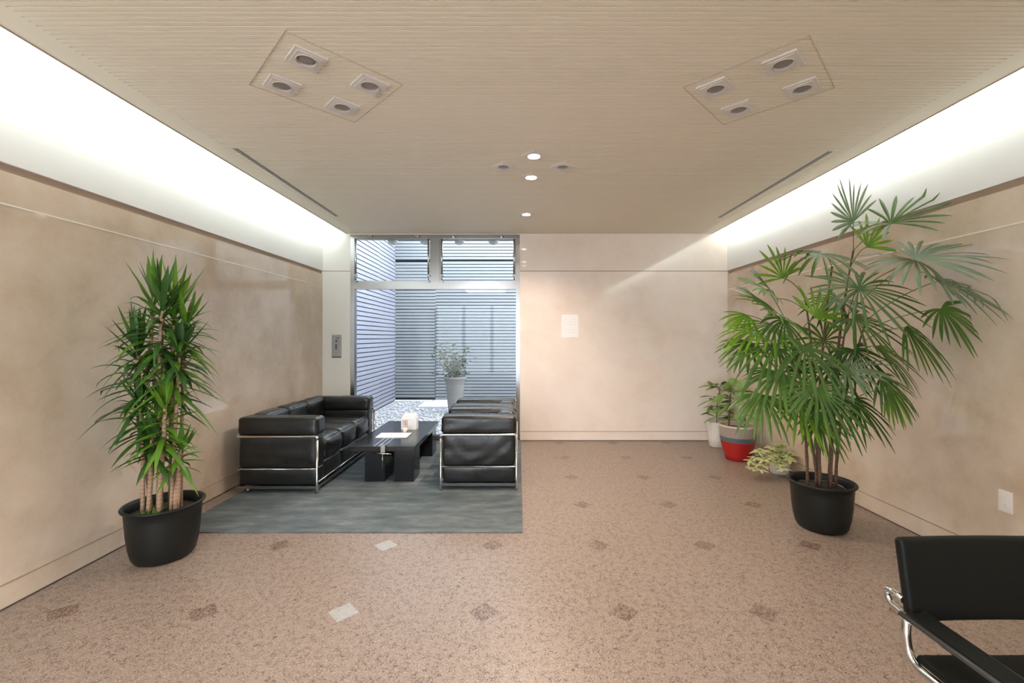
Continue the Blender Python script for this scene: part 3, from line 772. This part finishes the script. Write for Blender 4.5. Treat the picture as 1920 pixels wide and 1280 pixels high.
for (x, y, zt) in ((0.105, -0.04, 0.50), (-0.06, 0.05, 0.62), (0.03, 0.03, 0.7)):
    bm = bmesh.new(); tube(bm, [(x, y, 0.28), (x - 0.004, y, (0.28 + zt) / 2), (x - 0.002, y + .01, zt)], 0.013, 10); link('cut_cane', bm, BARK, dr)
for (x, y) in ((-0.02, -0.13), (0.04, -0.12)):
    bm = bmesh.new()
    for i in range(9):
        a = i * 2.4; strip(bm, Vector((x, y, 0.285)), Vector((math.cos(a) * .5, math.sin(a) * .5, 0.9)), Vector((-math.sin(a), math.cos(a), 0)), random.uniform(.07, .12), 0.018, 0.3, 5)
    link('sprout', bm, LEAF_A, dr)

# rhapis palm on the right
PX, PY = (1540 - VX) / F * 3.22, 3.22
pm = empty('lady_palm', (PX, PY, 0)); tag(pm, 'tall spreading palm with fan shaped leaves in a black pot by the right wall', 'potted plant')
black_pot(pm); PM0 = Vector((PX, PY, 0)); random.seed(33)
bm = bmesh.new(); tube(bm, [(0.150 * math.cos(a), 0.150 * math.sin(a), 0.300 + 0.004 * math.sin(3 * a)) for a in [2 * PI * i / 32 for i in range(32)]], 0.004, 6, closed=True)
link('water_hose', bm, STEEL, pm)
canes = []
for (fx_, fy_, px, py, dy) in ((-0.10, 0.0, 1490, 640, -0.05), (-0.045, -0.05, 1510, 560, 0.05), (0.0, 0.05, 1560, 500, 0.0), (0.025, -0.06, 1590, 590, -0.1), (0.06, 0.0, 1600, 470, 0.0), (0.09, -0.02, 1625, 600, -0.12), (-0.02, 0.02, 1470, 700, 0.1)):
    ft = Vector((fx_, fy_, 0.285)); tp = P(px, py, PY + dy) - PM0
    mid = Vector((fx_ * 1.1, fy_, (0.285 + tp.z) * 0.5)); pts = curve(ft, mid, tp, 14)
    bm = bmesh.new(); tube(bm, pts, [0.0115 + 0.0015 * math.sin(j * 2.4) - 0.0004 * j for j in range(15)], 9)
    link('cane', bm, CANE, pm); canes.append(pts)
def frond(px, py, rpx, ang, spread, Y, mm, nf=11, droop=0.45, toward=0.25, w_=0.024):
    H = P(px, py, Y); Ln = rpx / F * Y; H.x = min(H.x, XR - 0.10)
    th = math.radians(ang); a = Vector((math.cos(th), -toward, math.sin(th))).normalized()
    up = Vector((0, -0.55, 1.0)) if abs(a.z) < 0.8 else Vector((0.2, -1.0, 0.3))
    b = a.cross(up).normalized(); nr = b.cross(a).normalized()
    if nr.z < 0: nr = -nr
    bm = bmesh.new()
    nf = int(nf * 1.2)
    for i in range(nf):
        t = -1 + 2 * i / (nf - 1); t = math.radians(spread) * t + random.uniform(-.05, .05)
        d = a * math.cos(t) + b * math.sin(t) + nr * 0.18
        ll = Ln * (1.0 - 0.22 * abs(t) / 2.4) * random.uniform(.88, 1.1)
        strip(bm, H - PM0, d, nr.cross(d), ll, w_ * random.uniform(.75, 1.1), droop * random.uniform(.7, 1.3), 7, 0.20, blunt=True)
    for v in bm.verts:
        if v.co.x + PM0.x > XR - 0.03: v.co.x = XR - 0.03 - PM0.x + (v.co.x + PM0.x - XR + 0.03) * 0.02
    f = link('frond', bm, mm, pm)
    # stalk down to the nearest cane
    hp = H - PM0; best = None
    for c in canes:
        for q in c[5:]:
            if q.z < hp.z - 0.06:
                dd = (q - hp).length + 0.5 * abs((hp.z - q.z) - 0.28)
                if best is None or dd < best[0]: best = (dd, q)
    if best is None: best = (0, canes[0][8])
    q = best[1]; mid = (q + hp) / 2 + Vector((0, 0, 0.06))
    bm = bmesh.new(); tube(bm, curve(q, mid, hp, 8), 0.0032, 6); link('stalk', bm, TWIG, f)
G, Q, R_, B_ = LEAF_P, LEAF_Q, LEAF_R, LEAF_B
fr = [
    (1600, 416, 90, 125, 85, 3.15, Q, 12, 0.10, 0.1), (1671, 419, 105, 35, 75, 3.05, G, 9, 0.25, 0.2), (1671, 420, 100, 185, 35, 3.05, Q, 4, 0.35, 0.1), (1626, 463, 70, 60, 60, 3.1, R_, 7, 0.1, 0.1),
    (1540, 476, 105, 200, 150, 3.1, G, 15, 0.60, 0.6), (1468, 521, 75, 105, 80, 3.2, R_, 9, 0.15, 0.2), (1611, 540, 135, 270, 165, 2.85, G, 19, 0.35, 0.9),
    (1716, 488, 120, 190, 60, 2.85, Q, 9, 0.45, 0.3), (1716, 486, 130, 15, 80, 2.75, Q, 13, 0.35, 0.1), (1758, 527, 125, -20, 100, 2.68, Q, 15, 0.40, 0.2),
    (1765, 579, 80, -60, 110, 2.72, G, 13, 0.55, 0.4), (1697, 614, 95, -55, 85, 2.85, G, 13, 0.65, 0.4),
    (1461, 589, 125, 160, 75, 3.15, R_, 15, 0.30, 0.3), (1455, 560, 110, 140, 60, 3.3, G, 12, 0.30, 0.2), (1470, 600, 80, 250, 100, 3.05, G, 11, 0.55, 0.5),
    (1529, 595, 75, 55, 75, 3.1, R_, 9, 0.10, 0.2), (1455, 647, 125, 205, 70, 3.1, G, 14, 0.65, 0.4), (1603, 598, 105, 320, 120, 3.0, G, 16, 0.45, 0.6),
    (1510, 650, 105, 250, 130, 2.95, G, 16, 0.60, 0.8), (1600, 655, 90, 290, 120, 3.05, B_, 15, 0.60, 0.7), (1587, 695, 105, 20, 120, 2.9, Q, 15, 0.45, 0.6),
    (1640, 650, 90, -35, 60, 3.1, G, 10, 0.60, 0.3), (1652, 708, 95, -50, 90, 2.85, G, 13, 0.65, 0.5), (1533, 728, 110, 265, 140, 2.8, G, 18, 0.55, 0.9),
    (1463, 700, 110, 215, 90, 2.95, G, 15, 0.60, 0.6), (1430, 740, 95, 235, 90, 3.0, G, 13, 0.60, 0.5), (1500, 750, 100, 262, 100, 2.95, R_, 14, 0.55, 0.7),
    (1560, 745, 105, 285, 110, 2.85, B_, 14, 0.55, 0.7), (1600, 750, 95, -50, 80, 3.0, B_, 12, 0.55, 0.5), (1535, 780, 90, 270, 90, 3.05, G, 12, 0.45, 0.5),
    (1545, 640, 80, 90, 130, 3.3, G, 12, 0.40, 0.2), (1420, 620, 100, 190, 80, 3.3, R_, 12, 0.55, 0.3), (1400, 590, 60, 200, 70, 3.25, R_, 9, 0.50, 0.2),
    (1495, 700, 80, 120, 110, 3.25, B_, 11, 0.40, 0.1), (1570, 560, 80, 200, 120, 3.35, B_, 11, 0.45, 0.1), (1665, 730, 70, -70, 60, 3.05, R_, 8, 0.55, 0.3),
    (1430, 570, 90, 150, 70, 3.2, R_, 11, 0.35, 0.3), (1450, 610, 100, 190, 70, 3.15, R_, 12, 0.45, 0.4), (1405, 640, 75, 215, 70, 3.25, G, 10, 0.5, 0.3),
    (1440, 545, 80, 165, 60, 3.1, R_, 10, 0.30, 0.3), (1560, 690, 90, 200, 130, 3.1, B_, 13, 0.55, 0.3),
]
for f in fr:
    f = list(f); f[2] *= 0.88 if f[1] > 690 else 1.0; frond(*f)

# planters in the far right corner
def oval_leaf(bm, p, d, side, Ln, wd, droop=0.2, k=7):
    d = d.normalized(); side = (side - d * side.dot(d)); side.normalize(); nr = side.cross(d); prev = None
    for i in range(k + 1):
        s = i / k; ww = wd * (math.sin(PI * min(1, s * 0.93 + 0.04)) ** 0.7)
        c = p + d * Ln * s + Vector((0, 0, -droop * Ln * s * s))
        row = [bm.verts.new(c + side * ww / 2 * u + nr * 0.18 * ww * u * u) for u in (-1, -.5, 0, .5, 1)]
        if prev:
            for j in range(4): f = bm.faces.new((prev[j], prev[j + 1], row[j + 1], row[j])); f.smooth = True
        prev = row
# white pot with a broad leaved plant
wx, wy = (1347 - VX) / F * 5.58, 5.62
o = empty('broad_leaf_plant', (wx, wy, 0)); tag(o, 'leafy plant in a white pot in the far right corner of the room', 'potted plant', 'plants in the right corner')
bm = bmesh.new(); lathe(bm, [(0.085, 0), (0.095, 0.006), (0.108, 0.12), (0.125, 0.30), (0.130, 0.32), (0.122, 0.32), (0.112, 0.27)], 40); link('pot', bm, POTW, o); soil_disc(o, 0.112, 0.275)
random.seed(8); st = bmesh.new()
tube(st, curve(Vector((0, 0, 0.27)), Vector((-.02, 0, 0.5)), Vector((0.02, -0.05, 0.75))), 0.007, 8)
for i in range(46):
    z = 0.34 + 0.012 * i * random.uniform(.7, 1.0); a = i * 2.4; out = Vector((math.cos(a), math.sin(a) * 0.7 - 0.2, random.uniform(-.1, .6)))
    p = Vector((0.01, -0.02, min(z, 0.76))); q = p + out.normalized() * random.uniform(.04, .13); q.x = min(q.x, XR - wx - 0.15); q.y = min(q.y, 0.10)
    tube(st, [p, q], 0.0028, 5)
    dd = out.copy()
    if q.y > 0.0: dd.y = -abs(dd.y)
    bmx = bmesh.new(); oval_leaf(bmx, q, dd, Vector((-math.sin(a), math.cos(a), 0.2)), random.uniform(.11, .17), random.uniform(.065, .095), 0.35)
    link('leaf', bmx, LEAF_F if i % 3 else LEAF_B, o)
link('stem', st, TWIG, o)
# banded pot
bx, by = (1383 - VX) / F * 5.02, 5.02
o = empty('rubber_plant', (bx, by, 0)); tag(o, 'sparse plant in a round pot banded taupe, slate blue and red', 'potted plant', 'plants in the right corner')
bm = bmesh.new()
prof = [(0.115, 0), (0.128, 0.004), (0.140, 0.05), (0.155, 0.10), (0.168, 0.155), (0.180, 0.215), (0.188, 0.25), (0.190, 0.27), (0.192, 0.345), (0.197, 0.38), (0.200, 0.395), (0.192, 0.402), (0.180, 0.395), (0.172, 0.34)]
lathe(bm, prof, 48, [2, 2, 2, 2, 2, 1, 1, 0, 0, 3, 3, 3, 0]); link('pot', bm, [POTGREY, POTBLUE, POTRED, mat('pot_rim', (0.55, 0.48, 0.42), 0.35)], o); soil_disc(o, 0.173, 0.35)
st = bmesh.new(); random.seed(14)
tube(st, curve(Vector((-0.10, 0, 0.34)), Vector((-0.10, 0, 0.5)), Vector((-0.09, -0.02, 0.80))), 0.010, 8)
tube(st, curve(Vector((0.08, 0, 0.34)), Vector((0.08, 0, 0.45)), Vector((0.10, -0.02, 0.62))), 0.005, 8)
for (x, y, z, dx, dz, Ln, wd) in ((-0.09, 0, .80, -.6, .5, .16, .09), (-0.09, 0, .80, .6, .5, .17, .10), (-0.09, 0, .76, .9, .1, .16, .10), (-0.09, 0, .72, -1, -.1, .17, .09), (-0.09, 0, .80, .1, 1, .14, .09), (-0.09, 0, .66, .9, -.2, .17, .10),
        (-0.09, 0, .60, -.8, -.4, .15, .08), (-0.09, 0, .55, .8, -.5, .14, .09), (0.10, 0, .62, .9, .5, .15, .09), (0.10, 0, .60, .2, 1, .15, .08), (0.09, 0, .50, .8, .2, .13, .08), (0.08, 0, .44, .9, .3, .14, .08), (0.08, 0, .44, -.6, .4, .12, .07)):
    bmx = bmesh.new(); d = Vector((dx, random.uniform(-.6, -.1), dz)); q = Vector((x, y, z)); r = q + d.normalized() * 0.05; tube(st, [q, r], 0.003, 5)
    oval_leaf(bmx, r, d, Vector((-dz, 0.5, dx)), Ln, wd, 0.25); link('leaf', bmx, LEAF_F, o)
link('stem', st, CANE, o)
# variegated plant in a small white pot
vx_, vy_ = (1477 - VX) / F * 4.50, 4.50
vx_ = min(vx_, XR - 0.14)
o = empty('variegated_plant', (vx_, vy_, 0)); tag(o, 'low cream and green leaved plant in a small white pot beside the palm', 'potted plant', 'plants in the right corner')
bm = bmesh.new(); lathe(bm, [(0.075, 0), (0.082, 0.006), (0.10, 0.12), (0.106, 0.165), (0.112, 0.172), (0.104, 0.175), (0.094, 0.14)], 36); link('pot', bm, POTW, o); soil_disc(o, 0.093, 0.145)
lf = bmesh.new(); st = bmesh.new(); random.seed(17)
tips = [P(1405, 862, 4.35), P(1420, 845, 4.4), P(1425, 880, 4.25), P(1450, 850, 4.45), P(1455, 868, 4.35), P(1465, 832, 4.5), P(1475, 850, 4.45), P(1445, 838, 4.5), P(1482, 862, 4.3), P(1432, 862, 4.3), P(1490, 848, 4.4), P(1410, 876, 4.3), P(1468, 878, 4.25)]
for tp in tips:
    q = tp - Vector((vx_, vy_, 0)); q.x = min(q.x, XR - vx_ - 0.09); b0 = Vector((random.uniform(-.03, .03), random.uniform(-.03, .03), 0.14)); q.z = max(q.z, 0.05)
    tube(st, curve(b0, (b0 + q) / 2 + Vector((0, 0, 0.07)), q), 0.0028, 5)
    for w_i in range(3):
        c = b0.lerp(q, 1 - 0.2 * w_i) + Vector((0, 0, 0.02 * w_i)); bmx = bmesh.new()
        for k in range(8):
            a = k * PI / 4 + random.uniform(-.2, .2); d = Vector((math.cos(a), math.sin(a), random.uniform(-.15, .45)))
            oval_leaf(lf, c, d, Vector((-math.sin(a), math.cos(a), 0)), random.uniform(.055, .085), 0.030, 0.35, 5)
        bmx.free()
for v in lf.verts:
    v.co.z = max(v.co.z, 0.012); v.co.x = min(v.co.x, XR - vx_ - 0.015)
link('foliage', lf, LEAF_V, o); link('stems', st, TWIG, o)

# ------------------------------------------------------------------ cantilever chair in the foreground
c = empty('cantilever_chair', (1.425, 1.315, 0)); tag(c, 'black leather and chrome cantilever armchair cut off at the lower right corner', 'armchair')
hw = 0.262
for s in (-1, 1):
    x = s * (hw - 0.005)
    bm = bmesh.new()
    tube(bm, fillet([(x - s * 0.045, 0.045, 0.74), (x - s * 0.045, 0.025, 0.58), (x, 0.005, 0.53), (x, -0.01, 0.43), (x, -0.47, 0.45), (x, -0.50, 0.0 + 0.013), (x, 0.06, 0.013), ], 0.085, 8), 0.0125, 14)
    link('side_frame', bm, CHROME, c)
    xa = s * (hw - 0.012)
    bm = bmesh.new()
    tube(bm, fillet([(xa + s * 0.0, 0.015, 0.600), (xa - s * 0.004, 0.085, 0.600), (xa, 0.070, 0.562), (xa, -0.02, 0.552), (xa, -0.44, 0.560), (xa, -0.49, 0.40)], 0.03, 6), 0.011, 12)
    link('arm_tube', bm, CHROME, c)
    bm = bmesh.new(); cushion(bm, xa + 0.0, -0.23, 0.578, 0.066, 0.42, 0.020, 0.009, -0.004, 0.0, km=10); a = link('armrest', bm, SLING, c)
    bm = bmesh.new()
    for q in (-0.034, 0.034): tube(bm, [(xa + q, -0.01, 0.576), (xa + q, -0.44, 0.576)], 0.0075, 10)
    link('armrest_bar', bm, BLACKMETAL, a)
bm = bmesh.new(); tube(bm, [(-hw, 0.06, 0.013), (hw, 0.06, 0.013)], 0.0125, 12); link('floor_bar', bm, CHROME, c)
bm = bmesh.new(); cushion(bm, 0, 0, 0, 0.560, 0.034, 0.240, 0.014, 0.0, 0.0, km=12)
for v in bm.verts: v.co.y += 0.020 * (1 - (v.co.x / 0.29) ** 2)
bmesh.ops.rotate(bm, verts=bm.verts, matrix=Matrix.Rotation(-0.16, 3, 'X')); bmesh.ops.translate(bm, verts=bm.verts, vec=(0.028, 0.020, 0.661)); link('backrest', bm, SLING, c)
bm = bmesh.new(); cushion(bm, 0, -0.245, 0.452, 0.50, 0.45, 0.024, 0.011, -0.010, 0.0, km=12); link('seat', bm, SLING, c)
